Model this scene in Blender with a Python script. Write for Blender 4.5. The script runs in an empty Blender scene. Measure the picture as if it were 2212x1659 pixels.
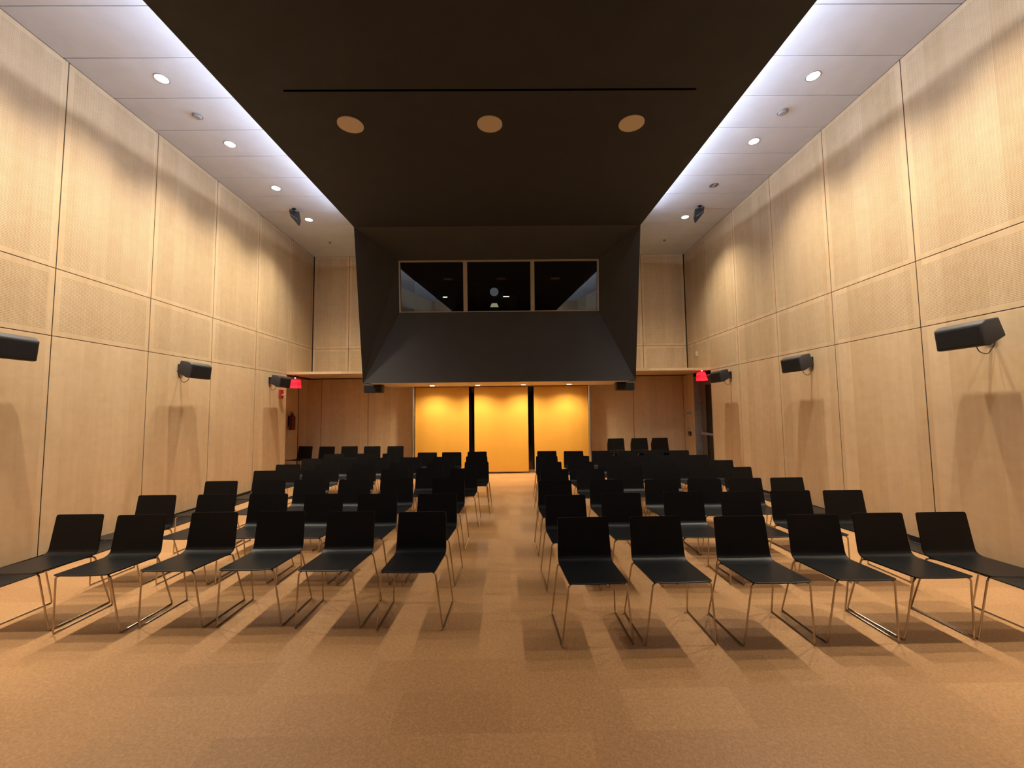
import bpy, bmesh, math, random
from mathutils import Vector, Matrix
random.seed(7)
C = bpy.context.scene.collection
sc = bpy.context.scene

# ------------------------------------------------------------------ camera, world, exposure
EYE = Vector((0, 0, 1.6))
RT = Vector((0.99990357, -0.00813081, -0.01125813))
UP = Vector((0.01069352, -0.06643044, 0.99773375))
FW = Vector((0.00886027, 0.99775793, 0.06633709))
cd = bpy.data.cameras.new('camera'); cam = bpy.data.objects.new('camera', cd); C.objects.link(cam)
cd.sensor_fit = 'HORIZONTAL'; cd.sensor_width = 36.0; cd.lens = 36.0 * 877.74 / 2212.0
cd.clip_start = 0.05; cd.clip_end = 100
cam.matrix_world = Matrix(((RT.x, UP.x, -FW.x, EYE.x), (RT.y, UP.y, -FW.y, EYE.y), (RT.z, UP.z, -FW.z, EYE.z), (0, 0, 0, 1)))
sc.camera = cam
w = bpy.data.worlds.new('world'); sc.world = w; w.use_nodes = True
w.node_tree.nodes['Background'].inputs[0].default_value = (0.02, 0.018, 0.016, 1)
w.node_tree.nodes['Background'].inputs[1].default_value = 0.1
sc.view_settings.view_transform = 'Standard'; sc.view_settings.look = 'None'
sc.view_settings.gamma = 1; sc.view_settings.use_curve_mapping = False
sc.view_settings.exposure = 1.12

CAN_W = 140.0          # each ceiling downlight
CAN_COL = (1.0, 0.87, 0.67)
COVE_E = 82.0          # cove strip emission
COVE_COL = (0.69, 0.78, 1.0)
LOW_W = 70.0           # each downlight under the booth
LOW_COL = (1.0, 0.80, 0.52)

# ------------------------------------------------------------------ dimensions
XL, XR = -5.15, 4.75           # side walls
YB, YF = 10.64, -9.5           # upper back wall, wall behind the camera
CZ = 5.765                     # white ceiling
Z1, Z2 = 2.507, 3.283          # horizontal seams of the panelling
YA = 9.46                      # the lower side walls end here
YL = 11.0                      # lower back wall
XA = -5.66                     # left alcove side wall
SX0, SX1 = -3.093, 2.725       # black ceiling slab
SY = 8.02
def sof(y): return 5.35 - 0.044 * (8.02 - y)

# ------------------------------------------------------------------ materials
def nt(name):
    m = bpy.data.materials.new(name); m.use_nodes = True
    n = m.node_tree.nodes; l = m.node_tree.links
    return m, n, l, n['Principled BSDF']
def N(n, t, **kw):
    x = n.new(t)
    for k, v in kw.items(): setattr(x, k, v)
    return x
def math_(n, l, op, a, b=None):
    x = n.new('ShaderNodeMath'); x.operation = op
    for i, v in enumerate((a, b)):
        if v is None: continue
        if isinstance(v, (int, float)): x.inputs[i].default_value = v
        else: l.new(v, x.inputs[i])
    return x.outputs[0]
def plain(name, col, rough=0.5, metal=0.0, noise=0.08, nscale=30, spec=None, bump=0.0):
    m, n, l, b = nt(name)
    tc = N(n, 'ShaderNodeTexCoord'); no = N(n, 'ShaderNodeTexNoise'); no.inputs['Scale'].default_value = nscale
    l.new(tc.outputs['Object'], no.inputs['Vector'])
    r = N(n, 'ShaderNodeValToRGB')
    r.color_ramp.elements[0].position = 0.3; r.color_ramp.elements[1].position = 0.7
    r.color_ramp.elements[0].color = tuple(c * (1 - noise) for c in col) + (1,)
    r.color_ramp.elements[1].color = tuple(min(1, c * (1 + noise)) for c in col) + (1,)
    l.new(no.outputs['Fac'], r.inputs['Fac']); l.new(r.outputs['Color'], b.inputs['Base Color'])
    b.inputs['Roughness'].default_value = rough; b.inputs['Metallic'].default_value = metal
    if spec is not None: b.inputs['Specular IOR Level'].default_value = spec
    if bump:
        bp = N(n, 'ShaderNodeBump'); bp.inputs['Strength'].default_value = bump; bp.inputs['Distance'].default_value = 0.002
        l.new(no.outputs['Fac'], bp.inputs['Height']); l.new(bp.outputs['Normal'], b.inputs['Normal'])
    return m
def emis(name, col, s):
    m, n, l, b = nt(name); b.inputs['Base Color'].default_value = (*col, 1)
    b.inputs['Emission Color'].default_value = (*col, 1); b.inputs['Emission Strength'].default_value = s
    return m
def wood(name, groove):
    m, n, l, b = nt(name)
    tc = N(n, 'ShaderNodeTexCoord'); sx = N(n, 'ShaderNodeSeparateXYZ'); l.new(tc.outputs['Object'], sx.inputs[0])
    h = math_(n, l, 'ADD', sx.outputs['X'], sx.outputs['Y'])
    # veneer leaves about 20 cm wide
    leaf = math_(n, l, 'FLOOR', math_(n, l, 'DIVIDE', h, 0.206))
    tier = math_(n, l, 'FLOOR', math_(n, l, 'DIVIDE', sx.outputs['Z'], 3.283))
    cmb = N(n, 'ShaderNodeCombineXYZ'); l.new(leaf, cmb.inputs[0]); l.new(tier, cmb.inputs[1])
    wn = N(n, 'ShaderNodeTexWhiteNoise', noise_dimensions='3D'); l.new(cmb.outputs[0], wn.inputs['Vector'])
    # grain, stretched along the height
    cg = N(n, 'ShaderNodeCombineXYZ'); l.new(math_(n, l, 'MULTIPLY', h, 16), cg.inputs[0])
    l.new(math_(n, l, 'MULTIPLY', sx.outputs['Z'], 1.2), cg.inputs[2]); l.new(wn.outputs['Value'], cg.inputs[1])
    g = N(n, 'ShaderNodeTexNoise'); g.inputs['Scale'].default_value = 1.0; g.inputs['Detail'].default_value = 4
    l.new(cg.outputs[0], g.inputs['Vector'])
    # curly figure
    cf = N(n, 'ShaderNodeCombineXYZ'); l.new(math_(n, l, 'MULTIPLY', h, 6), cf.inputs[0])
    l.new(math_(n, l, 'MULTIPLY', sx.outputs['Z'], 9), cf.inputs[2]); l.new(math_(n, l, 'MULTIPLY', leaf, 7.3), cf.inputs[1])
    f = N(n, 'ShaderNodeTexNoise'); f.inputs['Scale'].default_value = 1.0; f.inputs['Detail'].default_value = 2; f.inputs['Distortion'].default_value = 0.6
    l.new(cf.outputs[0], f.inputs['Vector'])
    t = math_(n, l, 'ADD', math_(n, l, 'MULTIPLY', wn.outputs['Value'], 0.20), math_(n, l, 'MULTIPLY', g.outputs['Fac'], 0.32))
    t = math_(n, l, 'ADD', t, math_(n, l, 'MULTIPLY', f.outputs['Fac'], 0.30))
    r = N(n, 'ShaderNodeValToRGB'); r.color_ramp.elements[0].position = 0.2; r.color_ramp.elements[1].position = 0.7
    r.color_ramp.elements[0].color = (0.64, 0.455, 0.258, 1); r.color_ramp.elements[1].color = (0.84, 0.65, 0.415, 1)
    l.new(t, r.inputs['Fac'])
    b.inputs['Roughness'].default_value = 0.42
    b.inputs['Specular IOR Level'].default_value = 0.35
    col = r.outputs['Color']
    if groove:
        fr = math_(n, l, 'FRACT', math_(n, l, 'DIVIDE', sx.outputs['Z'], 0.0165))
        ln = math_(n, l, 'LESS_THAN', fr, 0.26)
        # the slots are short dashes broken along the length
        fh = math_(n, l, 'FRACT', math_(n, l, 'DIVIDE', h, 0.032)); dash = math_(n, l, 'GREATER_THAN', fh, 0.12)
        k = math_(n, l, 'MULTIPLY', ln, dash)
        mx = N(n, 'ShaderNodeMixRGB'); l.new(math_(n, l, 'MULTIPLY', k, 0.62), mx.inputs[0]); l.new(col, mx.inputs[1]); mx.inputs[2].default_value = (0.10, 0.055, 0.03, 1)
        col = mx.outputs[0]
        bp = N(n, 'ShaderNodeBump'); bp.inputs['Strength'].default_value = 0.3; bp.inputs['Distance'].default_value = 0.002
        bp.invert = True; l.new(k, bp.inputs['Height']); l.new(bp.outputs['Normal'], b.inputs['Normal'])
    l.new(col, b.inputs['Base Color'])
    return m
def floor_mat():
    m, n, l, b = nt('cork_floor')
    tc = N(n, 'ShaderNodeTexCoord')
    br = N(n, 'ShaderNodeTexBrick'); br.offset = 0.37; br.squash = 1
    br.inputs['Scale'].default_value = 1; br.inputs['Mortar Size'].default_value = 0.0
    br.inputs['Brick Width'].default_value = 0.62; br.inputs['Row Height'].default_value = 0.305
    br.inputs['Color1'].default_value = (0.355, 0.190, 0.082, 1); br.inputs['Color2'].default_value = (0.43, 0.238, 0.107, 1)
    l.new(tc.outputs['Object'], br.inputs['Vector'])
    n1 = N(n, 'ShaderNodeTexNoise'); n1.inputs['Scale'].default_value = 55; n1.inputs['Detail'].default_value = 5; l.new(tc.outputs['Object'], n1.inputs['Vector'])
    n2 = N(n, 'ShaderNodeTexVoronoi'); n2.inputs['Scale'].default_value = 95; l.new(tc.outputs['Object'], n2.inputs['Vector'])
    n3 = N(n, 'ShaderNodeTexNoise'); n3.inputs['Scale'].default_value = 1.3; l.new(tc.outputs['Object'], n3.inputs['Vector'])
    s = math_(n, l, 'ADD', math_(n, l, 'MULTIPLY', n1.outputs['Fac'], 0.55), math_(n, l, 'MULTIPLY', n2.outputs['Distance'], 0.35))
    s = math_(n, l, 'ADD', s, math_(n, l, 'MULTIPLY', n3.outputs['Fac'], 0.25))
    s = math_(n, l, 'ADD', s, 0.44)
    mx = N(n, 'ShaderNodeVectorMath', operation='SCALE'); l.new(br.outputs['Color'], mx.inputs[0]); l.new(s, mx.inputs['Scale'])
    l.new(mx.outputs[0], b.inputs['Base Color'])
    b.inputs['Roughness'].default_value = 0.42; b.inputs['Specular IOR Level'].default_value = 0.35
    bp = N(n, 'ShaderNodeBump'); bp.inputs['Strength'].default_value = 0.25; bp.inputs['Distance'].default_value = 0.001
    l.new(n1.outputs['Fac'], bp.inputs['Height']); l.new(bp.outputs['Normal'], b.inputs['Normal'])
    return m
def glass_mat():
    m, n, l, b = nt('booth_glass'); n.remove(b)
    out = n['Material Output']; tr = N(n, 'ShaderNodeBsdfTransparent'); tr.inputs[0].default_value = (0.75, 0.78, 0.78, 1)
    gl = N(n, 'ShaderNodeBsdfGlossy'); gl.inputs['Roughness'].default_value = 0.0
    fr = N(n, 'ShaderNodeFresnel'); fr.inputs['IOR'].default_value = 1.9
    mx = N(n, 'ShaderNodeMixShader'); l.new(fr.outputs[0], mx.inputs[0]); l.new(tr.outputs[0], mx.inputs[1]); l.new(gl.outputs[0], mx.inputs[2])
    l.new(mx.outputs[0], out.inputs[0]); return m
def stripes(name, c1, c2, axis, pitch, duty, rough=0.5):
    m, n, l, b = nt(name)
    tc = N(n, 'ShaderNodeTexCoord'); sx = N(n, 'ShaderNodeSeparateXYZ'); l.new(tc.outputs['Object'], sx.inputs[0])
    fr = math_(n, l, 'FRACT', math_(n, l, 'DIVIDE', sx.outputs[axis], pitch)); k = math_(n, l, 'LESS_THAN', fr, duty)
    mx = N(n, 'ShaderNodeMixRGB'); l.new(k, mx.inputs[0]); mx.inputs[1].default_value = (*c1, 1); mx.inputs[2].default_value = (*c2, 1)
    l.new(mx.outputs[0], b.inputs['Base Color']); b.inputs['Roughness'].default_value = rough; return m

M = dict(
    wood=wood('birch_veneer', False), groove=wood('birch_veneer_grooved', True), floor=floor_mat(),
    gap=plain('dark_joint', (0.035, 0.022, 0.014), 0.9),
    ceil=plain('white_ceiling_paint', (0.70, 0.725, 0.76), 0.8, noise=0.03, nscale=4),
    black=plain('black_gypsum_paint', (0.039, 0.041, 0.047), 0.75, noise=0.06, nscale=3, spec=0.3),
    booth=plain('black_booth_paint', (0.070, 0.069, 0.072), 0.75, noise=0.05, nscale=3, spec=0.3),
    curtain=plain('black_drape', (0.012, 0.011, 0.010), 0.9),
    chair=plain('black_stained_laminate', (0.0040, 0.0044, 0.0055), 0.40, noise=0.1, nscale=60, spec=0.24),
    chrome=plain('brushed_steel_rod', (0.50, 0.43, 0.35), 0.20, 1.0, noise=0.03),
    spk=plain('black_speaker_shell', (0.034, 0.033, 0.036), 0.6, bump=0.3, nscale=300),
    spkg=plain('black_speaker_cloth', (0.010, 0.009, 0.009), 0.85, bump=0.4, nscale=500),
    disc=plain('cream_speaker_grille', (0.66, 0.55, 0.42), 0.7, noise=0.06, nscale=90),
    slot=plain('slot_shadow', (0.001, 0.001, 0.001), 1.0, spec=0.0),
    alu=plain('satin_aluminium', (0.62, 0.63, 0.66), 0.3, 1.0, noise=0.03),
    mull=plain('bronze_mullion', (0.46, 0.40, 0.31), 0.5, 0.1, noise=0.05),
    dark=plain('dark_metal', (0.02, 0.02, 0.022), 0.45, 0.3),
    grey=plain('grey_door_metal', (0.34, 0.35, 0.35), 0.5, 0.3, noise=0.12, nscale=14),
    brown=plain('bronze_door_stile', (0.24, 0.20, 0.165), 0.45, 0.4),
    shade=plain('saffron_shade_cloth', (0.68, 0.355, 0.045), 0.8, noise=0.05, nscale=250, bump=0.15),
    shadebar=plain('shade_hem_bar', (0.16, 0.06, 0.03), 0.5),
    glass=glass_mat(), night=plain('dark_glazing', (0.006, 0.006, 0.007), 0.12),
    cove=emis('cove_led', COVE_COL, COVE_E), lamp=emis('lamp_diffuser', (1.0, 0.96, 0.88), 30.0),
    white=plain('white_plastic', (0.72, 0.70, 0.66), 0.4), red=plain('red_enamel', (0.42, 0.03, 0.02), 0.4),
    dred=plain('dark_red_enamel', (0.16, 0.015, 0.018), 0.35),
    exitr=emis('exit_red', (1.0, 0.022, 0.045), 0.55), exitd=emis('exit_letters', (0.5, 0.0, 0.01), 0.30),
    reddot=emis('red_indicator', (1.0, 0.12, 0.12), 6.0), screen=emis('lit_display', (1.0, 0.92, 0.78), 1.4),
    grille=plain('dark_vent_metal', (0.045, 0.042, 0.040), 0.4, 0.5), glow=emis('grey_reflection_glow', (0.55, 0.57, 0.60), 0.10), glow2=emis('beige_reflection_glow', (0.85, 0.72, 0.45), 0.28), ring=plain('grey_trim_ring', (0.36, 0.34, 0.32), 0.6),  # glow and glow2: pale reflections in the booth glass, put in as emission
    tan=plain('brown_lamp_reflector', (0.22, 0.15, 0.10), 0.4, 0.4), yellow=plain('yellow_plate', (0.7, 0.45, 0.05), 0.5),
    soffit=plain('cream_soffit_paint', (0.62, 0.52, 0.40), 0.8, noise=0.03, nscale=4),
)

# ------------------------------------------------------------------ mesh helpers
def obj(name, bm, mats, parent=None, smooth=False):
    me = bpy.data.meshes.new(name); bmesh.ops.recalc_face_normals(bm, faces=bm.faces[:]); bm.to_mesh(me); bm.free()
    if not isinstance(mats, (list, tuple)): mats = [mats]
    for m in mats: me.materials.append(m)
    if smooth:
        for p in me.polygons: p.use_smooth = True
        try: me.set_sharp_from_angle(angle=math.radians(40))
        except Exception: pass
    o = bpy.data.objects.new(name, me); C.objects.link(o)
    if parent: o.parent = parent
    return o
def box(bm, x0, x1, y0, y1, z0, z1, mi=0, bevel=0.0, seg=1):
    vs = [bm.verts.new((x, y, z)) for x in (x0, x1) for y in (y0, y1) for z in (z0, z1)]
    fs = [bm.faces.new([vs[i] for i in q]) for q in ((0, 1, 3, 2), (4, 6, 7, 5), (0, 4, 5, 1), (2, 3, 7, 6), (0, 2, 6, 4), (1, 5, 7, 3))]
    for f in fs: f.material_index = mi
    if bevel:
        es = list({e for f in fs for e in f.edges})
        bmesh.ops.bevel(bm, geom=es, offset=bevel, segments=seg, profile=0.5, affect='EDGES')
    return fs
def B(*a, **k):
    bm = bmesh.new(); box(bm, *a, **k); return bm
def prism(bm, pts, ext, mi=0):
    """pts: 3D polygon, ext: extrusion vector"""
    a = [bm.verts.new(p) for p in pts]; b = [bm.verts.new(Vector(p) + Vector(ext)) for p in pts]
    n = len(pts); fs = [bm.faces.new(a), bm.faces.new(b[::-1])]
    for i in range(n): fs.append(bm.faces.new((a[i], b[i], b[(i + 1) % n], a[(i + 1) % n])))
    for f in fs: f.material_index = mi
    return fs
def cyl(bm, c, r, h, axis='Z', seg=32, r2=None, mi=0):
    r2 = r if r2 is None else r2; ra, rb = [], []
    for i in range(seg):
        t = 2 * math.pi * i / seg; u, v = math.cos(t), math.sin(t)
        def P(rr, d):
            if axis == 'Z': return (c[0] + rr * u, c[1] + rr * v, c[2] + d)
            if axis == 'Y': return (c[0] + rr * u, c[1] + d, c[2] + rr * v)
            return (c[0] + d, c[1] + rr * u, c[2] + rr * v)
        ra.append(bm.verts.new(P(r, 0))); rb.append(bm.verts.new(P(r2, h)))
    fs = [bm.faces.new(ra), bm.faces.new(rb[::-1])]
    for i in range(seg): fs.append(bm.faces.new((ra[i], ra[(i + 1) % seg], rb[(i + 1) % seg], rb[i])))
    for f in fs: f.material_index = mi
def fillet(pts, r, n=5):
    out = [Vector(pts[0])]
    for i in range(1, len(pts) - 1):
        a, b, c = Vector(pts[i - 1]), Vector(pts[i]), Vector(pts[i + 1])
        u = (a - b); v = (c - b); d = min(r, u.length * 0.45, v.length * 0.45); p = b + u.normalized() * d; q = b + v.normalized() * d
        for k in range(n + 1):
            t = k / n; out.append(p * (1 - t) ** 2 + b * 2 * t * (1 - t) + q * t * t)
    out.append(Vector(pts[-1])); return out
def tube(bm, pts, r, seg=8, fr=0.02):
    P = fillet(pts, fr) if fr else [Vector(p) for p in pts]
    rings = []; ref = None
    for i, p in enumerate(P):
        t = (P[min(i + 1, len(P) - 1)] - P[max(i - 1, 0)]).normalized()
        if ref is None: ref = t.orthogonal().normalized()
        ref = (ref - t * ref.dot(t)).normalized(); s = t.cross(ref)
        rings.append([bm.verts.new(p + r * (math.cos(a) * ref + math.sin(a) * s)) for a in [2 * math.pi * k / seg for k in range(seg)]])
    for a, b in zip(rings, rings[1:]):
        for k in range(seg): bm.faces.new((a[k], a[(k + 1) % seg], b[(k + 1) % seg], b[k]))
    bm.faces.new(rings[0][::-1]); bm.faces.new(rings[-1])
def T(pts, r, seg=8, fr=0.02):
    bm = bmesh.new(); tube(bm, pts, r, seg, fr); return bm
def tag(o, label, cat, group=None):
    o['label'] = label; o['category'] = cat
    if group: o['group'] = group
    return o
def thing(name, loc, label, cat, group=None, rz=0):
    o = bpy.data.objects.new(name, None); o.empty_display_size = 0.1; C.objects.link(o)
    o.location = loc; o.rotation_euler = (0, 0, rz); return tag(o, label, cat, group)
def struct(o): o['kind'] = 'structure'; return o
def dup(root, loc, rz, label, group=None):
    r = root.copy(); C.objects.link(r); r.location = loc; r.rotation_euler = (0, 0, rz); r['label'] = label
    if group: r['group'] = group
    for ch in root.children:
        c = ch.copy(); C.objects.link(c); c.parent = r
        for g in ch.children:
            d = g.copy(); C.objects.link(d); d.parent = c
    return r

# ------------------------------------------------------------------ room shell
struct(obj('floor', B(XA - 0.3, XR + 0.5, YF - 0.2, YL + 0.6, -0.1, 0), M['floor']))
# panelling: a dark backing with separate veneered panels on it
def panel(u0, u1, z0, z1, side, grooved, parent):
    """side: 'L','R' (u = y) or 'B' at depth given (u = x)"""
    g, th, bd = 0.0055, 0.018, 0.062
    u0 += g; u1 -= g; z0 += g * 0.8; z1 -= g * 0.8
    bm = bmesh.new()
    def P(u, z, d):
        if side == 'L': return (XL + d, u, z)
        if side == 'A': return (XA + d, u, z)
        if side == 'R': return (XR - d, u, z)
        if side == 'B': return (u, YB - d, z)
        return (u, YL - d, z)
    rings = [[(u0, z0), (u1, z0), (u1, z1), (u0, z1)]]
    def V(q, d): return [bm.verts.new(P(a, b, d)) for a, b in q]
    o0 = V(rings[0], -0.004); e = 0.0015
    o1 = V(rings[0], -e)
    o2 = V([(u0 + e, z0 + e), (u1 - e, z0 + e), (u1 - e, z1 - e), (u0 + e, z1 - e)], 0)
    def band(a, b):
        for i in range(4): bm.faces.new((a[i], a[(i + 1) % 4], b[(i + 1) % 4], b[i]))
    band(o0, o1); band(o1, o2)
    if grooved:
        i2 = V([(u0 + bd, z0 + bd), (u1 - bd, z0 + bd), (u1 - bd, z1 - bd), (u0 + bd, z1 - bd)], 0)
        band(o2, i2); f = bm.faces.new(i2); f.material_index = 1
    else: bm.faces.new(o2)
    return obj('panel', bm, [M['wood'], M['groove']], parent)
SY_ = [YF] + [0.885 * 5.15 + 1.2335 * k for k in range(-11, 5)]
seams = sorted([4.584 + 1.2335 * k for k in range(-11, 5)])
us = [YF] + [s for s in seams if s > YF + 0.2]
wl = bmesh.new(); box(wl, XL - 0.25, XL - 0.004, YF, YA - 0.001, 0, Z1); box(wl, XL - 0.25, XL - 0.004, YF, YB + 0.4, Z1, CZ + 0.1)
wall_left = struct(obj('wall_left', wl, [M['gap']]))
wr = bmesh.new(); box(wr, XR + 0.004, XR + 0.3, YF, YA - 0.001, 0, Z1); box(wr, XR + 0.004, XR + 0.3, YF, YB + 0.4, Z1, CZ + 0.1)
box(wr, XR + 0.004, XR + 0.3, 10.37, YL + 0.1, 0, Z1)
box(wr, XR + 0.16, XR + 0.3, YA - 0.001, 10.37, 2.42, Z1)
wall_right = struct(obj('wall_right', wr, [M['gap']]))
for side, par in (('L', wall_left), ('R', wall_right)):
    for i, u in enumerate(us):
        v = us[i + 1] if i + 1 < len(us) else YB
        if v - u < 0.3: continue
        panel(u, v, Z2, CZ + 0.003, side, True, par)
        panel(u, v, Z1, Z2, side, True, par)
        vv = min(v, YA)
        if vv - u > 0.2: panel(u, vv, 0.075, Z1, side, False, par)
panel(10.37, YL, 0.075, Z1, 'R', False, wall_right)
# upper back wall
wb = bmesh.new(); box(wb, XL - 0.2, XR + 0.2, YB + 0.004, YB + 0.30, Z1, CZ + 0.1)
wall_back = struct(obj('wall_back', wb, [M['gap']]))
ubx = [XL + 0.02, SX0 - 1.13 + 0.0, SX0 + 0.3]
for a, b in ((XL + 0.02, -4.20), (-4.20, -2.95), (2.6, 3.58), (3.58, XR - 0.02)):
    panel(a, b, Z2, CZ + 0.003, 'B', True, wall_back); panel(a, b, Z1, Z2, 'B', True, wall_back)
# lower back wall with alcove and underside of the upper wall
wb2 = bmesh.new(); box(wb2, XA - 0.1, -2.52, YL + 0.004, YL + 0.3, 0, Z1); box(wb2, 2.14, XR + 0.2, YL + 0.004, YL + 0.3, 0, Z1)
box(wb2, -2.52, 2.14, YL + 0.004, YL + 0.3, 2.262, Z1)
wb3 = bmesh.new(); box(wb3, XA - 0.2, XA - 0.004, YA - 0.1, YL + 0.1, 0, Z1)
wb4 = bmesh.new(); box(wb4, XA - 0.2, XL - 0.25, YA - 0.10, YA - 0.001, 0, Z1); struct(obj('wall_alcove_front', wb4, [M['wood']]))
wall_alc = struct(obj('wall_alcove', wb3, [M['gap']]))
wall_low = struct(obj('wall_back_lower', wb2, [M['gap']]))
for a, b in ((XA + 0.004, -5.04), (-5.04, -3.786), (-3.786, -2.54), (2.16, 3.381), (3.381, XR + 0.002)):
    panel(a, b, 0.075, Z1, 'C', False, wall_low)
panel(YA, YL - 0.004, 0.075, Z1, 'A', False, wall_alc)
ce = bmesh.new(); box(ce, XA - 0.1, SX0 + 0.01, YA, YL + 0.01, Z1 + 0.001, Z1 + 0.06); box(ce, SX1 - 0.01, XR + 0.1, YA + 0.0, YL + 0.01, Z1 + 0.001, Z1 + 0.06)
# only the part that is not above the solid wall
struct(obj('ceiling_alcove', ce, M['wood']))
# white ceiling panels with thin joints
cl = bmesh.new(); box(cl, XL - 0.1, XR + 0.1, YF, YB + 0.1, CZ + 0.011, CZ + 0.15)
ceiling = struct(obj('ceiling', cl, M['gap']))
cy = [4.52 + 0.6115 * k for k in range(-23, 11)]
for x0, x1 in ((XL + 0.004, SX0 + 0.3), (SX1 - 0.3, XR - 0.004)):
    ys = [YF] + [v for v in cy if YF + 0.1 < v < YB - 0.15] + [YB]
    bm = bmesh.new()
    for a, b in zip(ys, ys[1:]): box(bm, x0, x1, a + 0.005, b - 0.005, CZ, CZ + 0.012)
    obj('ceiling_board', bm, M['ceil'], ceiling)
# rear wall behind the camera: wood with a wide black drape
struct(obj('wall_front', B(XL - 0.1, XR + 0.1, YF - 0.2, YF, 0, CZ), M['wood']))
tag(obj('stage_curtain', B(XL + 0.05, XR - 0.05, YF + 0.02, YF + 0.10, 0.02, 4.5), M['curtain']), 'wide black drape hanging across the far end wall behind the viewer', 'curtain')
# skirtings
for nme, x0, x1 in (('baseboard_left', XL - 0.003, XL + 0.008), ('baseboard_right', XR - 0.008, XR + 0.003)):
    struct(obj(nme, B(x0, x1, YF, YA, 0, 0.07), M['dark']))
bb = bmesh.new(); box(bb, XA, -2.56, YL - 0.008, YL, 0, 0.07); box(bb, 2.18, XR, YL - 0.008, YL, 0, 0.07)
struct(obj('baseboard_back', bb, M['dark']))

# ------------------------------------------------------------------ black dropped ceiling with cove
def slab_quad(bm, x0, x1, y0, y1, t0, t1):
    pts = [(x0, y0, sof(y0) + t0), (x1, y0, sof(y0) + t0), (x1, y0, sof(y0) + t1), (x0, y0, sof(y0) + t1)]
    a = [bm.verts.new(p) for p in pts]
    pts = [(x0, y1, sof(y1) + t0), (x1, y1, sof(y1) + t0), (x1, y1, sof(y1) + t1), (x0, y1, sof(y1) + t1)]
    b = [bm.verts.new(p) for p in pts]
    bm.faces.new(a); bm.faces.new(b[::-1])
    for i in range(4): bm.faces.new((a[i], b[i], b[(i + 1) % 4], a[(i + 1) % 4]))
bm = bmesh.new(); slab_quad(bm, SX0, SX1, YF + 0.12, SY, 0, 0.10)
for x0, x1 in ((SX0 + 0.42, SX0 + 0.46), (SX1 - 0.46, SX1 - 0.42)):
    a = [bm.verts.new(p) for p in ((x0, YF + 0.12, sof(YF) + 0.1), (x1, YF + 0.12, sof(YF) + 0.1), (x1, YF + 0.12, CZ), (x0, YF + 0.12, CZ))]
    b = [bm.verts.new(p) for p in ((x0, SY, sof(SY) + 0.1), (x1, SY, sof(SY) + 0.1), (x1, SY, CZ), (x0, SY, CZ))]
    bm.faces.new(a); bm.faces.new(b[::-1])
    for i in range(4): bm.faces.new((a[i], b[i], b[(i + 1) % 4], a[(i + 1) % 4]))
soffit = struct(obj('ceiling_soffit', bm, M['black']))
for nm, lab, x0, x1 in (('cove_light', 'long cool white light strip in the cove on the left edge of the black ceiling', SX0 + 0.22, SX0 + 0.25),
                   ('cove_light', 'long cool white light strip in the cove on the right edge of the black ceiling', SX1 - 0.25, SX1 - 0.22)):
    bm = bmesh.new(); slab_quad(bm, x0, x1, YF + 0.5, SY - 0.02, 0.101, 0.115)
    tag(obj(nm, bm, M['cove']), lab, 'light', 'cove lights')
# slot in the black ceiling
sl = 4.318
bm = bmesh.new(); slab_quad(bm, -2.468, 2.144, sl - 0.013, sl + 0.013, -0.004, 0.004)
tag(obj('screen_slot', bm, M['slot']), 'long thin dark slot running across the black ceiling in front of the round speakers', 'slot')
for x, lab in ((-1.947, 'cream round ceiling speaker, left of the three in the black ceiling'), (-0.2, 'cream round ceiling speaker, middle of the three in the black ceiling'), (1.59, 'cream round ceiling speaker, right of the three in the black ceiling')):
    t = thing('ceiling_speaker', (x, 4.89, sof(4.89)), lab, 'speaker', 'round speakers in the black ceiling'); t.rotation_euler = (math.atan(0.044), 0, 0)
    bm = bmesh.new(); cyl(bm, (0, 0, -0.008), 0.150, 0.010, seg=48); obj('grille', bm, M['disc'], t)
    bm = bmesh.new()
    for k in range(48):
        a0, a1 = 2 * math.pi * k / 48, 2 * math.pi * (k + 1) / 48
        q = []
        for aa in (a0, a1):
            q.append([bm.verts.new((r * math.cos(aa), r * math.sin(aa), z)) for r, z in ((0.147, -0.011), (0.158, -0.011), (0.158, 0.0), (0.147, 0.0))])
        for i in range(4): bm.faces.new((q[0][i], q[1][i], q[1][(i + 1) % 4], q[0][(i + 1) % 4]))
    obj('trim_ring', bm, M['disc'], t)

# ------------------------------------------------------------------ control booth
bt = thing('control_booth', (0, 8.3, 2.2), 'big black projecting control booth with funnel shaped front and strip window', 'booth')
def PB(x, y, z): return (x, y - 8.3, z - 2.2)
TL, TR = PB(SX0, SY, 5.35), PB(SX1, SY, 5.35); BL, BR = PB(SX0, 8.645, 2.221), PB(SX1, 8.645, 2.221)
WY = 9.05
# the window leans: its foot is 10 cm farther back than its head
WX0, WX1, WZ0, WZ1, WYB = -2.462, 2.085, 3.862, 5.03, 9.155
def WP(x, z, d=0.0):
    t = (z - WZ0) / (WZ1 - WZ0); return PB(x, WYB + (WY - WYB) * t - d, z)
def wbar(bm, x0, x1, z0, z1, d0, d1):
    q = [WP(x0, z0, d0), WP(x1, z0, d0), WP(x1, z1, d0), WP(x0, z1, d0)]; prism(bm, q, (0, d0 - d1, 0))
wTL, wTR, wBR, wBL = WP(WX0, WZ1), WP(WX1, WZ1), WP(WX1, WZ0), WP(WX0, WZ0)
bm = bmesh.new()
F = [bm.verts.new(p) for p in (TL, TR, BR, BL)]; Wv = [bm.verts.new(p) for p in (wTL, wTR, wBR, wBL)]
Bk = [bm.verts.new(p) for p in (PB(SX0, YB - 0.001, CZ - 0.0), PB(SX1, YB - 0.001, CZ), PB(SX1, YB - 0.001, 2.262), PB(SX0, YB - 0.001, 2.262))]
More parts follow.
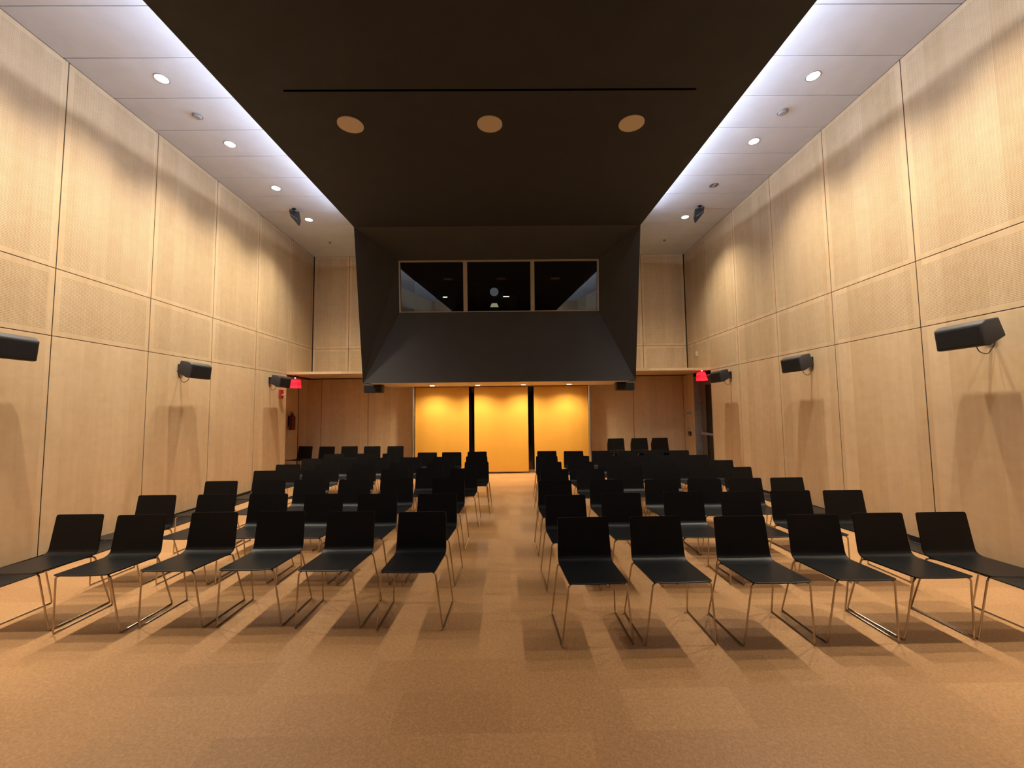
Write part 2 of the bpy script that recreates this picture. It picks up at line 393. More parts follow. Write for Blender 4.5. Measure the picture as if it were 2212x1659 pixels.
Tp = [bm.verts.new(p) for p in (PB(SX0, SY, CZ), PB(SX1, SY, CZ))]
for i in range(4): bm.faces.new((F[i], F[(i + 1) % 4], Wv[(i + 1) % 4], Wv[i]))
bm.faces.new((F[0], F[3], Bk[3], Bk[0], Tp[0])); bm.faces.new((F[1], Tp[1], Bk[1], Bk[2], F[2]))
bm.faces.new((F[0], Tp[0], Tp[1], F[1]))
me = bpy.data.meshes.new('booth_shell'); bm.to_mesh(me); bm.free(); me.materials.append(M['booth'])
sh = bpy.data.objects.new('booth_shell', me); C.objects.link(sh); sh.parent = bt
# dark room behind the window
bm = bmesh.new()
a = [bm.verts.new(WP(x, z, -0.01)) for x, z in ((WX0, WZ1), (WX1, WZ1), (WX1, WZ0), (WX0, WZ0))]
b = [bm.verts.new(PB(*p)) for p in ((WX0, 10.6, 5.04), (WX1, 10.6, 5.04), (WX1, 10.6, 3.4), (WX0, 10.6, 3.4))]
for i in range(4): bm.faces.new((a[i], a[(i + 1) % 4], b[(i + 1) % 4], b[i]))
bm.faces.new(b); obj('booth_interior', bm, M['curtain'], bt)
wf = bmesh.new()
wbar(wf, WX0, WX1, WZ1 - 0.032, WZ1 - 0.001, 0.03, -0.03); wbar(wf, WX0, WX1, WZ0 + 0.001, WZ0 + 0.016, 0.03, -0.03)
wbar(wf, WX0 + 0.001, WX0 + 0.033, WZ0 + 0.016, WZ1 - 0.032, 0.03, -0.03); wbar(wf, WX1 - 0.033, WX1 - 0.001, WZ0 + 0.016, WZ1 - 0.032, 0.03, -0.03)
obj('window_frame', wf, M['mull'], bt)
for x in (-0.957, 0.572):
    bm = bmesh.new(); wbar(bm, x - 0.045, x + 0.045, WZ0 + 0.016, WZ1 - 0.032, 0.032, -0.03); obj('mullion', bm, M['mull'], bt)
for x0, x1 in ((WX0 + 0.033, -1.002), (-0.912, 0.527), (0.617, WX1 - 0.033)):
    bm = bmesh.new(); wbar(bm, x0, x1, WZ0 + 0.016, WZ1 - 0.032, 0.0, -0.006); obj('window_pane', bm, M['glass'], bt)
# cream underside of the booth
bm = bmesh.new()
q = [bm.verts.new(PB(*p)) for p in ((SX0 + 0.02, 8.66, 2.236), (SX1 - 0.02, 8.66, 2.236), (SX1 - 0.02, YL, 2.26), (SX0 + 0.02, YL, 2.26))]
q2 = [bm.verts.new(v.co + Vector((0, 0, 0.03))) for v in q]
bm.faces.new(q); bm.faces.new(q2[::-1])
for i in range(4): bm.faces.new((q[i], q[(i + 1) % 4], q2[(i + 1) % 4], q2[i]))
obj('booth_underside', bm, M['soffit'], bt)
# equipment behind the glass
pj = thing('projector', (-0.31, 9.6, 3.86), 'dark projector with reflection drawn as pale glowing lens behind the middle booth window pane', 'projector')
obj('body', B(-0.19, 0.19, -0.16, 0.2, 0.36, 0.66, bevel=0.03, seg=2), M['spk'], pj)
bm = bmesh.new(); cyl(bm, (0, -0.24, 0.53), 0.10, 0.10, axis='Y', r2=0.07); obj('lens', bm, M['glow'], pj)  # added glow on the lens, standing in for a grey reflection
bm = bmesh.new(); prism(bm, [(-0.10, -0.165, 0.19), (0.10, -0.165, 0.19), (0.06, -0.165, 0.28), (-0.06, -0.165, 0.28)], (0, 0.01, 0)); obj('reflection_patch', bm, M['glow2'], pj)  # added beige glowing patch, a reflection in the glass given a shape
bm = bmesh.new(); cyl(bm, (0, 0.02, -0.3), 0.06, 0.67, r2=0.045); box(bm, -0.12, 0.12, -0.155, -0.10, 0.16, 0.30); obj('stand', bm, M['dark'], pj)
for x, ww, lab in ((-1.48, 0.10, 'small dark monitor with a lit bar behind the left booth pane'), (-0.03, 0.14, 'small dark monitor with a lit bar behind the middle booth pane, right of the projector')):
    t = thing('monitor', (x, 9.5, 3.93), lab, 'monitor', 'monitors in the control booth')
    obj('housing', B(-0.24, 0.24, 0, 0.05, 0.1, 0.42, bevel=0.01), M['spk'], t)
    obj('display_bar', B(-ww / 2, ww / 2, -0.004, 0.0, 0.375, 0.395), M['screen'], t)
    obj('foot', B(-0.1, 0.1, -0.05, 0.1, -0.02, 0.1), M['dark'], t)

# ------------------------------------------------------------------ saffron shades and glazing under the booth
gl = bmesh.new(); box(gl, -2.50, 2.12, 10.94, 10.97, 0.05, 2.26)
door_1 = struct(obj('window_1', gl, M['night']))
obj('threshold', B(-2.50, 2.12, 10.88, 10.995, 0.0, 0.05), M['alu'], door_1)
for x0, x1 in ((-2.52, -2.50), (2.12, 2.14)): obj('return_panel', B(x0, x1, 10.62, 10.995, 0, 2.26), M['wood'], door_1)
for x0, x1, lab in ((-2.426, -1.035, 'saffron yellow roller shade, left of the three under the booth'), (-0.891, 0.503, 'saffron yellow roller shade, middle of the three, at the end of the aisle'), (0.659, 2.068, 'saffron yellow roller shade, right of the three under the booth')):
    t = thing('roller_shade', ((x0 + x1) / 2, 10.6, 0), lab, 'shade', 'roller shades under the booth'); h = (x1 - x0) / 2
    bm = bmesh.new(); nx = 24
    for f in (0.0, 0.004):
        pass
    g0 = []; 
    for i in range(nx + 1):
        u = -h + 2 * h * i / nx; yv = 0.003 * math.sin(i * 1.1)
        g0.append([bm.verts.new((u, yv + d, z)) for z in (0.045, 2.235) for d in (0, 0.004)])
    for a, b in zip(g0, g0[1:]):
        bm.faces.new((a[0], b[0], b[2], a[2])); bm.faces.new((a[1], a[3], b[3], b[1])); bm.faces.new((a[0], a[1], b[1], b[0])); bm.faces.new((a[2], b[2], b[3], a[3]))
    bm.faces.new((g0[0][0], g0[0][2], g0[0][3], g0[0][1])); bm.faces.new((g0[-1][0], g0[-1][1], g0[-1][3], g0[-1][2]))
    obj('cloth', bm, M['shade'], t, True)
    obj('hem_bar', B(-h, h, -0.006, 0.012, 0.022, 0.046, bevel=0.003), M['shadebar'], t)
    bm = bmesh.new(); cyl(bm, (-h, 0.03, 2.222), 0.022, 2 * h, axis='X', seg=20); obj('roller', bm, M['shade'], t)
for x, lab in ((-2.478, 'slim round silver post left of the yellow shades'), (2.108, 'slim round silver post right of the yellow shades')):
    bm = bmesh.new(); cyl(bm, (x, 10.585, 0.0), 0.036, 2.25, seg=24); o = tag(obj('silver_post', bm, M['alu'], None, True), lab, 'post', 'silver posts beside the shades')

# ------------------------------------------------------------------ door in the right wall
dr = thing('door_1', (XR, 9.9, 0), 'grey framed metal door with dark glass and push bar in the right wall', 'door'); struct(dr)
del dr['category']; del dr['label']
dx = 0.175
f = bmesh.new()
box(f, 0.004, dx + 0.02, 10.345 - 9.9, 10.368 - 9.9, 0, 2.42)      # far jamb seen face on
box(f, 0.004, dx + 0.02, -0.435, -0.415, 0, 2.42); box(f, 0.004, dx + 0.02, -0.435, 0.468, 2.39, 2.42)
obj('door_frame', f, M['grey'], dr)
bm = bmesh.new(); box(bm, dx - 0.02, dx + 0.025, 0.19, 0.438, 0.01, 2.38); box(bm, dx - 0.02, dx + 0.025, -0.405, -0.27, 0.01, 2.38)
box(bm, dx - 0.02, dx + 0.025, -0.27, 0.19, 0.01, 0.25); box(bm, dx - 0.02, dx + 0.025, -0.27, 0.19, 2.2, 2.38)
obj('door_leaf', bm, M['brown'], dr)
obj('door_glass', B(dx - 0.006, dx + 0.006, -0.27, 0.19, 0.25, 2.2), M['night'], dr)
bm = bmesh.new(); box(bm, dx - 0.10, dx - 0.065, -0.38, 0.34, 0.96, 1.02, bevel=0.008); box(bm, dx - 0.09, dx - 0.02, 0.30, 0.36, 0.94, 1.10, bevel=0.006); box(bm, dx - 0.09, dx - 0.02, -0.40, -0.35, 0.95, 1.03, bevel=0.006)
obj('push_bar', bm, M['alu'], dr)

# ------------------------------------------------------------------ lamps
def beam(ld, peak, base, flat=False):
    # reflector lamp: strongest straight down, weaker towards the rim of the cone
    ld.use_nodes = True; n = ld.node_tree.nodes; l = ld.node_tree.links; e = n['Emission']
    tc = n.new('ShaderNodeTexCoord'); sx = n.new('ShaderNodeSeparateXYZ'); l.new(tc.outputs['Normal'], sx.inputs[0])
    c = math_(n, l, 'ABSOLUTE', sx.outputs['Z']); p = math_(n, l, 'POWER', c, 6.0)
    if flat: p = math_(n, l, 'MINIMUM', math_(n, l, 'MAXIMUM', math_(n, l, 'DIVIDE', math_(n, l, 'SUBTRACT', c, 0.57), 0.13), 0.0), 1.0)
    if flat: p = math_(n, l, 'ADD', math_(n, l, 'MULTIPLY', p, 0.34), math_(n, l, 'POWER', c, 5.0))
    l.new(math_(n, l, 'ADD', math_(n, l, 'MULTIPLY', p, peak), base), e.inputs['Strength'])
def can(x, y, z, lab, lit=True, r=0.07, pw=CAN_W, col=CAN_COL, size=112, blend=0.75, group='ceiling downlights', peak=1.5, base=0.50, flat=False):
    t = thing('downlight', (x, y, z), lab, 'light', group)
    bm = bmesh.new()
    for k in range(32):
        a0, a1 = 2 * math.pi * k / 32, 2 * math.pi * (k + 1) / 32; q = []
        for aa in (a0, a1): q.append([bm.verts.new((rr * math.cos(aa), rr * math.sin(aa), zz)) for rr, zz in ((r, -0.005), (r + 0.014, -0.004), (r + 0.014, 0.0), (r, 0.0))])
        for i in range(4): bm.faces.new((q[0][i], q[1][i], q[1][(i + 1) % 4], q[0][(i + 1) % 4]))
    obj('trim_ring', bm, M['ring'], t)
    bm = bmesh.new(); cyl(bm, (0, 0, -0.003), r, 0.002, seg=32); obj('lens', bm, M['lamp'] if lit else M['tan'], t)
    if not lit:
        obj('lamp_bar', B(-0.015, 0.02, -0.06, 0.06, -0.012, -0.003), M['ring'], t)
    if lit:
        ld = bpy.data.lights.new('spot', 'SPOT'); ld.energy = pw; ld.color = col; ld.spot_size = math.radians(size); ld.spot_blend = blend; ld.shadow_soft_size = 0.045; beam(ld, peak, base, flat)
        lo = bpy.data.objects.new('lamp', ld); C.objects.link(lo); lo.parent = t; lo.location = (0, 0, -0.012)
    return t
ORD = ['first', 'second', 'third', 'fourth']
for side, x in (('left', -4.262), ('right', 3.878)):
    for k in range(-2, 4):
        y = 4.815 + 1.24 * k; lit = not (side == 'right' and k == 2)
        if k >= 0:
            if lit: lab = f'lit round downlight in the {side} white ceiling strip, {["largest and nearest", "second nearest", "third nearest", "smallest and farthest"][k]}'
            else: lab = 'unlit brown round downlight in the right white ceiling strip'
        else:
            lab = f'lit downlight in the {side} ceiling strip, ' + ('just beyond the top edge of view' if k == -1 else 'overhead, second beyond the top edge')
        can(x, y, CZ, lab, lit)
for x, lab in ((-1.885, 'downlight under the booth, above the left yellow shade'), (-0.76, 'downlight under the booth, second from the left'), (0.372, 'downlight under the booth, second from the right'), (1.51, 'downlight under the booth, above the right yellow shade')):
    can(x, 10.05, 2.249, lab, True, 0.06, LOW_W, LOW_COL, 150, 0.5, 'downlights under the booth', 0.75, 0.40, True)

# ------------------------------------------------------------------ small ceiling devices
def detector(x, y, r, h, lab, name='smoke_detector', mat='ring'):
    t = thing(name, (x, y, CZ), lab, 'detector' if name == 'smoke_detector' else 'sprinkler', 'small devices on the white ceiling')
    bm = bmesh.new(); cyl(bm, (0, 0, -h * 0.35), r, h * 0.35, seg=28); obj('base', bm, M['ring'], t)
    bm = bmesh.new(); cyl(bm, (0, 0, -h), r * 0.62, h * 0.65, r2=r * 0.8, seg=28); obj('cap', bm, M[mat], t)
detector(-4.30, 5.45, 0.065, 0.035, 'small grey round detector on the left ceiling strip between the two nearest downlights')
detector(3.90, 5.42, 0.07, 0.04, 'small grey round detector on the right ceiling strip between the two nearest downlights')
detector(-4.32, 9.70, 0.035, 0.03, 'tiny sprinkler head on the left ceiling strip near the back wall', 'sprinkler_head', 'tan')
detector(3.88, 9.72, 0.035, 0.03, 'tiny sprinkler head on the right ceiling strip near the back wall', 'sprinkler_head', 'tan')
for s, x, lab in ((1, -4.33, 'small black angled sensor panel hanging from the left white ceiling strip'), (-1, 3.97, 'small black angled sensor panel hanging from the right white ceiling strip')):
    t = thing('sensor_panel', (x, 8.06, CZ), lab, 'panel', 'hanging sensor panels')
    bm = bmesh.new(); tube(bm, [(0, 0, 0), (0, 0, -0.10)], 0.012, fr=0); cyl(bm, (0, 0, -0.012), 0.035, 0.012); obj('bracket', bm, M['dark'], t)
    bm = bmesh.new()
    prism(bm, [(-0.10 * s, 0.0, -0.02), (0.07 * s, 0.02, -0.05), (0.105 * s, 0.03, -0.24), (0.075 * s, 0.04, -0.335), (-0.095 * s, 0.03, -0.13)], (0.0, 0.05, 0.02))
    obj('housing', bm, M['spk'], t)
    bm = bmesh.new(); tube(bm, [(-0.08 * s, -0.002, -0.115), (0.07 * s, 0.012, -0.215)], 0.004, fr=0); obj('trim_line', bm, M['ring'], t)

# ------------------------------------------------------------------ wall loudspeakers
def wall_speaker(ynear, side, lab):
    s = 1 if side == 'R' else -1
    wx = XR if side == 'R' else XL; off = 0.345
    # profile relative to the wall plane, distance inward, height (front top, back top, back low, bottom, front low)
    prof = [(off, 2.365), (off - 0.045, 2.405), (off - 0.175, 2.427), (off - 0.232, 2.251), (off - 0.08, 2.160), (off - 0.02, 2.160)]
    t = thing('wall_speaker', (wx, ynear + 0.215, 2.3), lab, 'speaker', 'black loudspeakers on the side walls')
    bm = bmesh.new(); fs = prism(bm, [(-s * d, -0.215, z - 2.3) for d, z in prof], (0, 0.43, 0))
    es = [e for e in bm.edges]
    bmesh.ops.bevel(bm, geom=es, offset=0.014, segments=3, profile=0.5, affect='EDGES')
    obj('cabinet', bm, M['spk'], t, True)
    # cloth front on the tilted front face
    a, b = Vector((-s * prof[0][0], 0, prof[0][1] - 2.3)), Vector((-s * prof[5][0], 0, prof[5][1] - 2.3))
    d = (b - a).normalized(); nrm = Vector((-s, 0, 0)) - d * Vector((-s, 0, 0)).dot(d); nrm.normalize()
    p, q = a + d * 0.022, b - d * 0.022
    bm = bmesh.new(); y0, y1 = -0.193, 0.193
    prism(bm, [p + Vector((0, y0, 0)), p + Vector((0, y1, 0)), q + Vector((0, y1, 0)), q + Vector((0, y0, 0))], nrm * 0.004)
    obj('grille', bm, M['spkg'], t)
    bm = bmesh.new(); tube(bm, [(0, 0, -0.02), (-s * 0.10, 0, -0.02), (-s * (off - 0.2), 0, 0.0)], 0.014, fr=0.01); box(bm, min(0, -s * 0.02), max(0, -s * 0.02), -0.05, 0.05, -0.05, 0.09)
    obj('bracket', bm, M['spkg'], t)
    bm = bmesh.new(); tube(bm, [(-s * (off - 0.2), 0.03, -0.05), (-s * 0.10, 0.03, -0.17), (-s * 0.05, 0.0, -0.20), (-s * 0.004, -0.03, -0.10), (-s * 0.004, -0.03, 0.0)], 0.004, fr=0.03)
    obj('cable', bm, M['spkg'], t)
wall_speaker(3.75, 'L', 'black loudspeaker on the left wall, cut off by the picture edge')
wall_speaker(6.18, 'L', 'black loudspeaker on the left wall, middle of the three')
wall_speaker(8.58, 'L', 'black loudspeaker on the left wall beside the left exit sign')
wall_speaker(3.70, 'R', 'large near black loudspeaker on the right wall')
wall_speaker(6.08, 'R', 'black loudspeaker on the right wall, middle of the three')
wall_speaker(8.40, 'R', 'black loudspeaker on the right wall beside the right exit sign')
for x, lab in ((-3.11, 'black loudspeaker hanging under the left corner of the booth'), (2.70, 'black loudspeaker hanging under the right corner of the booth')):
    t = thing('corner_speaker', (x, 9.42, 2.15), lab, 'speaker', 'black loudspeakers under the booth corners')
    obj('cabinet', B(-0.215, 0.215, -0.10, 0.10, -0.10, 0.095, bevel=0.025, seg=3), M['spk'], t, True)
    obj('grille', B(-0.19, 0.19, -0.105, -0.099, -0.077, 0.072), M['spkg'], t)
    bm = bmesh.new(); tube(bm, [(0, 0, 0.09), (0, 0, 0.13)], 0.02, fr=0); obj('bracket', bm, M['dark'], t)

# ------------------------------------------------------------------ exit signs
def text_mesh(s, size, depth, mat, parent, loc, rot):
    cu = bpy.data.curves.new('txt', 'FONT'); cu.body = s; cu.size = size; cu.extrude = depth; cu.align_x = 'CENTER'; cu.align_y = 'CENTER'
    o = bpy.data.objects.new('tmp', cu); C.objects.link(o)
    dg = bpy.context.evaluated_depsgraph_get(); me = bpy.data.meshes.new_from_object(o.evaluated_get(dg)); bpy.data.objects.remove(o)
    me.materials.clear(); me.materials.append(mat)
    r = bpy.data.objects.new('lettering', me); C.objects.link(r); r.parent = parent; r.location = loc; r.rotation_euler = rot
    return r
for s, x, y, zt, lab in ((-1, -5.03, 9.62, 2.40, 'glowing red exit sign on the left beside the far loudspeaker'), (1, 4.60, 9.60, 2.47, 'glowing red exit sign on the right above the door')):
    t = thing('exit_sign', (x, y, zt), lab, 'sign', 'exit signs')
    bm = bmesh.new(); prism(bm, [(-s * 0.09, -0.10, -0.20), (s * 0.10, -0.10, -0.20), (s * 0.045, -0.10, -0.02), (s * 0.02, -0.10, 0.0), (-s * 0.05, -0.10, 0.0), (-s * 0.075, -0.10, -0.02)], (0, 0.2, 0))
    obj('housing', bm, M['exitr'], t)
    text_mesh('EXIT', 0.085, 0.002, M['exitd'], t, (0.0, -0.103, -0.12), (math.pi / 2, 0, 0))
    text_mesh('EXIT', 0.085, 0.002, M['exitd'], t, (-s * 0.086, 0, -0.11), (math.pi / 2, 0, -s * math.pi / 2))
    bm = bmesh.new(); tube(bm, [(0, 0, 0), (0, 0, 2.507 - zt)], 0.01, fr=0); obj('stem', bm, M['dark'], t)
    bm = bmesh.new(); cyl(bm, (s * 0.0, -0.03, 0.035), 0.012, 0.02, axis='Y', seg=12); obj('indicator', bm, M['reddot'], t)

# ------------------------------------------------------------------ wall devices
t = thing('fire_alarm_strobe', (XL, 9.20, 2.04), 'red fire alarm strobe on the left wall below the far loudspeaker', 'alarm')
obj('housing', B(0, 0.045, -0.065, 0.065, -0.10, 0.10, bevel=0.008), M['red'], t)
obj('lens', B(0.045, 0.085, -0.02, 0.075, -0.035, -0.008, bevel=0.006), M['white'], t)
t = thing('fire_extinguisher', (XA + 0.10, 10.52, 1.18), 'dark red fire extinguisher hanging in the left alcove', 'extinguisher')
bm = bmesh.new(); cyl(bm, (0, 0, 0), 0.075, 0.33, seg=28); cyl(bm, (0, 0, 0.33), 0.075, 0.06, seg=28, r2=0.025); obj('cylinder', bm, M['dred'], t, True)
bm = bmesh.new(); cyl(bm, (0, 0, 0.385), 0.022, 0.04, seg=16); box(bm, -0.012, 0.012, -0.10, 0.03, 0.425, 0.44); box(bm, -0.012, 0.012, -0.09, 0.0, 0.455, 0.47); obj('valve_handle', bm, M['dark'], t)
bm = bmesh.new(); tube(bm, [(0, -0.02, 0.41), (0.03, -0.11, 0.38), (0.03, -0.12, 0.22), (0.0, -0.10, 0.05)], 0.012, fr=0.05); obj('hose', bm, M['dark'], t)
obj('bracket', B(-0.10, -0.07, -0.02, 0.02, 0.1, 0.35), M['dark'], t)
tag(obj('wall_plate', B(XA, XA + 0.012, 10.52, 10.60, 0.98, 1.10, bevel=0.003), M['white']), 'small white wall plate below the fire extinguisher', 'plate')
def plate(y, z, wy, wz, mat, lab, name, cat, inner=None, n=0):
    t = thing(name, (XR, y, z), lab, cat)
    obj('cover', B(-0.014, 0, -wy / 2, wy / 2, -wz / 2, wz / 2, bevel=0.004), mat, t)
    if inner:
        for k in range(n):
            yy = (k - (n - 1) / 2) * wy / n
            obj('button', B(-0.019, -0.013, yy - wy / n * 0.28, yy + wy / n * 0.28, -wz * 0.3, wz * 0.3), inner, t)
plate(10.66, 1.495, 0.26, 0.155, M['white'], 'white keypad on the wall left of the door, topmost', 'wall_keypad', 'keypad', M['ring'], 3)
plate(10.735, 1.085, 0.08, 0.085, M['white'], 'white light switch left of the door, nearer the corner', 'light_switch', 'switch', M['ring'], 1)
plate(10.60, 1.085, 0.08, 0.085, M['white'], 'white light switch left of the door, nearer the door', 'light_switch', 'switch', M['ring'], 1)
t = thing('wall_box', (XR, 10.67, 0.955), 'small black wall box with a yellow mark below the light switches', 'box')
obj('cover', B(-0.02, 0, -0.075, 0.075, -0.06, 0.06, bevel=0.004), M['dark'], t)
bm = bmesh.new(); prism(bm, [(-0.0205, -0.028, -0.05), (-0.0205, 0.028, -0.05), (-0.0205, 0.0, 0.01)], (-0.002, 0, 0)); obj('yellow_mark', bm, M['yellow'], t)
tag(obj('wall_sensor', B(XR - 0.03, XR, 10.06, 10.13, 2.92, 3.04, bevel=0.006), M['white']), 'small white sensor box high on the right wall near the back corner', 'sensor')

# ------------------------------------------------------------------ floor grilles along the side walls
for side, x0, x1, lab in (('l', XL + 0.012, -4.79, 'long dark floor vent grille along the left wall'), ('r', 4.455, XR - 0.012, 'long dark floor vent grille along the right wall')):
    t = thing('floor_grille', ((x0 + x1) / 2, 0, 0), lab, 'vent', 'floor vent grilles along the walls'); h = (x1 - x0) / 2
    y0, y1 = YF + 0.1, 9.3
    obj('trough', B(-h + 0.01, h - 0.01, y0, y1, 0.0005, 0.002), M['slot'], t)
    bm = bmesh.new(); n = 17
    for k in range(n):
        c = -h + 0.02 + (2 * h - 0.04) * (k + 0.5) / n; box(bm, c - 0.0055, c + 0.0055, y0, y1, 0.002, 0.009)
    obj('slats', bm, M['grille'], t)
    bm = bmesh.new(); box(bm, -h, -h + 0.012, y0, y1, 0, 0.011); box(bm, h - 0.012, h, y0, y1, 0, 0.011); box(bm, -h, h, y1, y1 + 0.012, 0, 0.011)
    obj('rim', bm, M['dark'], t)
    wx = -h if side == 'l' else h
    bm = bmesh.new(); box(bm, wx - 0.008, wx + 0.008, y0, y1, 0.011, 0.016); obj('light_edge', bm, M['alu'], t)

# ------------------------------------------------------------------ chairs
def shell(prof, wfun, th=0.009, nu=14):
    """prof: list of (y, z) along the shell; wfun(i, s, total) half width"""
    bm = bmesh.new(); L = [0]
    for a, b in zip(prof, prof[1:]): L.append(L[-1] + math.hypot(b[0] - a[0], b[1] - a[1]))
    top, bot = [], []
    for i, (y, z) in enumerate(prof):
        a = prof[max(i - 1, 0)]; b = prof[min(i + 1, len(prof) - 1)]
        ty, tz = b[0] - a[0], b[1] - a[1]; n = math.hypot(ty, tz) or 1; ny, nz = -tz / n, ty / n
        hw = wfun(L[i], L[-1]); rt, rb = [], []
        for k in range(nu + 1):
            u = -1 + 2 * k / nu; x = u * hw; dish = -0.006 * (1 - u * u)
            rt.append(bm.verts.new((x, y + ny * dish, z + nz * dish))); rb.append(bm.verts.new((x, y + ny * (dish - th), z + nz * (dish - th))))
        top.append(rt); bot.append(rb)
    m = len(prof)
    for i in range(m - 1):
        for k in range(nu):
            bm.faces.new((top[i][k], top[i][k + 1], top[i + 1][k + 1], top[i + 1][k])); bm.faces.new((bot[i][k], bot[i + 1][k], bot[i + 1][k + 1], bot[i][k + 1]))
        for k in (0, nu): bm.faces.new((top[i][k], top[i + 1][k], bot[i + 1][k], bot[i][k]))
    for i in (0, m - 1):
        for k in range(nu): bm.faces.new((top[i][k], top[i][k + 1], bot[i][k + 1], bot[i][k]))
    return bm
def corner(d, r): return 0 if d >= r else r - math.sqrt(max(0, r * r - (r - d) ** 2))
R0 = 0.018
def cps(n): return [R0 * (1 - math.cos(math.pi / 2 * i / n)) for i in range(n + 1)]
def lerp(a, b, t): return (a[0] + (b[0] - a[0]) * t, a[1] + (b[1] - a[1]) * t)
A0, A1, A2 = (-0.285, 0.452), (0.128, 0.440), (0.196, 0.757)
sp = [(-0.285, 0.449)] + [lerp(A0, A1, t) for t in (0.012, 0.03, 0.05, 0.12, 0.3, 0.5, 0.7, 0.88)]
bend = []
p, q, r_ = lerp(A0, A1, 0.90), (0.150, 0.441), lerp((0.150, 0.441), A2, 0.14)
for i in range(9):
    t = i / 8; bend.append(((1 - t) ** 2 * p[0] + 2 * t * (1 - t) * q[0] + t * t * r_[0], (1 - t) ** 2 * p[1] + 2 * t * (1 - t) * q[1] + t * t * r_[1]))
seat_prof = sp + bend[:6]
back_prof = bend[5:] + [lerp(r_, A2, t) for t in (0.15, 0.35, 0.6, 0.8, 0.9, 0.945, 0.965, 0.98, 0.992, 1.0)]
def seat_w(s, L): return 0.198 + 0.010 * (s / L) - corner(s, R0)
def back_w(s, L): return 0.208 - 0.008 * (s / L) - corner(L - s, R0)
CH = M['chair']; ST = M['chrome']; RR = 0.0062
def make_chair(lab, group):
    t = thing('sled_chair', (0, 0, 0), lab, 'chair', group)
    obj('seat', shell(seat_prof, seat_w), CH, t, True); obj('backrest', shell(back_prof, back_w), CH, t, True)
    for s in (-1, 1):
        ft, ff, rf, rt = (s * 0.182, -0.262, 0.434), (s * 0.243, -0.215, RR), (s * 0.250, 0.245, RR), (s * 0.208, 0.128, 0.424)
        def mid(a, b, k): return tuple(a[i] + (b[i] - a[i]) * k for i in range(3))
        obj('leg', T([(s * 0.165, -0.235, 0.436), ft, (s * 0.198, -0.262, 0.420), ff, mid(ff, rf, 0.12)], RR, fr=0.016), ST, t, True)
        obj('leg', T([(s * 0.165, 0.10, 0.424), (s * 0.212, 0.118, 0.428), (s * 0.217, 0.130, 0.408), rf, mid(rf, ff, 0.12)], RR, fr=0.016), ST, t, True)
        obj('runner', T([mid(ff, rf, 0.12), mid(ff, rf, 0.88)], RR, fr=0), ST, t, True)
        obj('seat_rail', T([(s * 0.165, -0.235, 0.436), (s * 0.165, 0.10, 0.424)], RR * 0.9, fr=0), ST, t, True)
    for y in (-0.15, 0.06):
        obj('cross_bar', T([(-0.166, y, 0.430), (0.166, y, 0.430)], RR * 0.9, fr=0), ST, t, True)
    return t
ROWN = ['front', 'second', 'third', 'fourth', 'fifth', 'sixth', 'seventh']
SEAT = ['on the aisle', 'second from the aisle', 'third from the aisle', 'third from the wall', 'second from the wall', 'nearest the wall']
LX = [[-.74, -1.36, -1.97, -2.55, -3.12, -3.69], [-.75, -1.37, -1.95, -2.54, -3.09, -3.72], [-.77, -1.42, -1.96, -2.54, -3.05, -3.64],
      [-.68, -1.19, -1.69, -2.22, -2.86, -3.60], [-.55, -1.18, -1.80, -2.41, -3.03, -3.66], [-.61, -1.22, -1.84, -2.45, -3.06, -3.67], [-.67, -1.20, -1.71, -2.40, -2.95, -3.64]]
LY = [[3.50, 3.55, 3.59, 3.59, 3.53, 3.58], [4.26, 4.30, 4.34, 4.37, 4.37, 4.38], [5.21, 5.23, 5.22, 5.26, 5.26, 5.24],
      [6.12, 6.14, 6.10, 6.13, 6.12, 6.14], [6.88, 6.85, 6.86, 6.84, 6.85, 6.83], [7.72, 7.70, 7.69, 7.70, 7.67, 7.68], [8.62, 8.57, 8.57, 8.45, 8.49, 8.53]]
RX = [[.58, 1.15, 1.80, 2.39, 2.93, 3.44], [.56, 1.13, 1.77, 2.35, 2.87, 3.40], [.55, 1.17, 1.83, 2.34, 2.86, 3.37],
      [.65, 1.17, 1.72, 2.25, 2.77, 3.30], [.66, 1.19, 1.80, 2.36, 2.92, 3.47], [.70, 1.28, 1.84, 2.39, 2.92, 3.44], [.79, 1.33, 1.91, 2.42, 2.98, 3.48]]
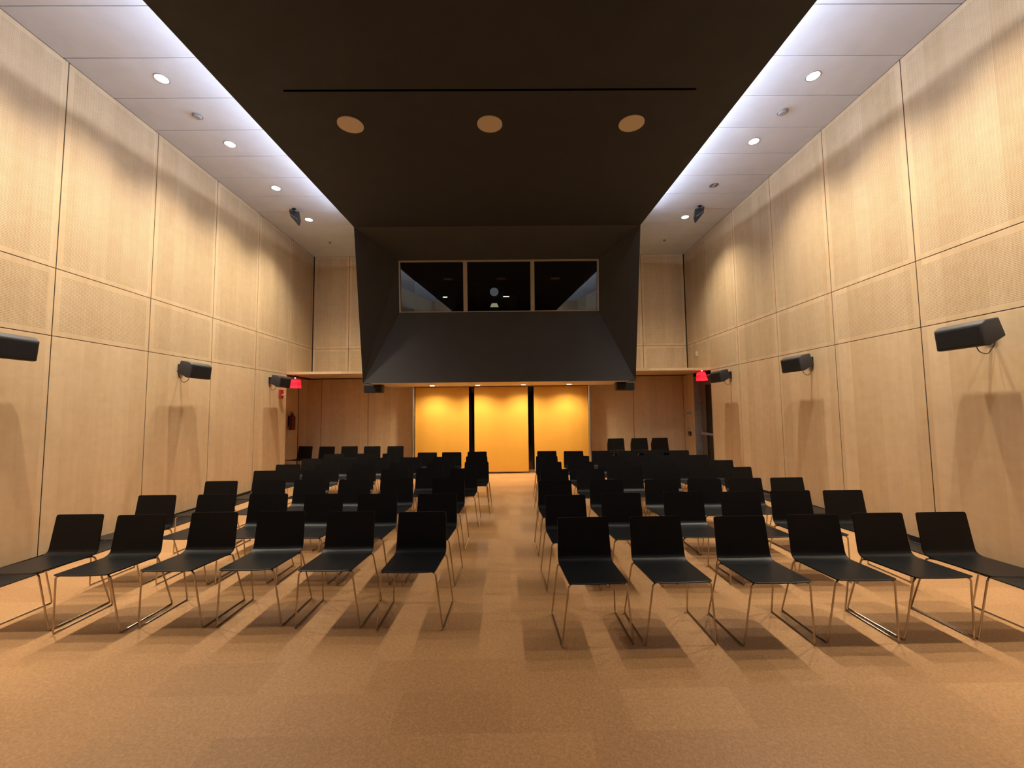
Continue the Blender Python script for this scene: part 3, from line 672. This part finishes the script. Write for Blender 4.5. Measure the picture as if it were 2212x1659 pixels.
RY = [[3.26, 3.26, 3.23, 3.25, 3.27, 3.27], [4.11, 4.17, 4.20, 4.18, 4.20, 4.18], [4.97, 4.98, 4.95, 4.94, 4.97, 4.97],
      [5.92, 5.90, 5.93, 5.90, 5.89, 5.91], [6.76, 6.71, 6.73, 6.70, 6.74, 6.72], [7.62, 7.59, 7.56, 7.55, 7.52, 7.50], [8.56, 8.49, 8.47, 8.41, 8.44, 8.38]]
chair0 = None
for side, XS, YS in (('left', LX, LY), ('right', RX, RY)):
    for r in range(7):
        for k in range(6):
            lab = f'black steel-legged chair {SEAT[k]}, {ROWN[r]} row, {side} block'
            grp = f'chairs in the {side} seating block'
            # origin lies 0.196 m in front of the top of the back
            x, y = XS[r][k], YS[r][k] - 0.19; rz = math.radians(random.uniform(-1.6, 1.6)) if not (side == 'right' and r == 0 and k == 0) else math.radians(1.5)
            if chair0 is None:
                chair0 = make_chair(lab, grp); chair0.location = (x, y, 0); chair0.rotation_euler = (0, 0, rz)
            else: dup(chair0, (x, y, 0), rz, lab, grp)
# loose chairs along the back wall
for i, (x, y, rz, lab) in enumerate(((-5.27, 10.38, -12, 'black chair in the left alcove corner, turned slightly to the left'), (-4.62, 10.22, -4, 'black chair by the back wall, second from the left corner'),
                      (-4.02, 10.20, 3, 'black chair by the back wall, third from the left corner'), (-3.42, 10.12, 4, 'black chair by the back wall, fourth from the left corner'), (-2.84, 10.08, 0, 'black chair by the back wall nearest the left silver post'))):
    dup(chair0, (x, y, 0), math.radians(rz), lab, 'single chairs along the back wall')
for x, y, rz, lab in ((2.68, 10.06, 3, 'left stack by the back wall'), (3.26, 10.05, 2, 'middle stack by the back wall'), (3.78, 10.05, 4, 'right stack by the back wall')):
    for k in range(5):
        pos = ['lowest', 'second from the bottom', 'middle', 'second from the top', 'topmost'][k]
        a = math.radians(rz); dy = 0.022 * k
        dup(chair0, (x + dy * math.sin(a) * 0.0, y - dy + 0.03, 0.033 * k), a, f'black chair, {pos} in the {lab}', 'stacked chairs by the back wall')
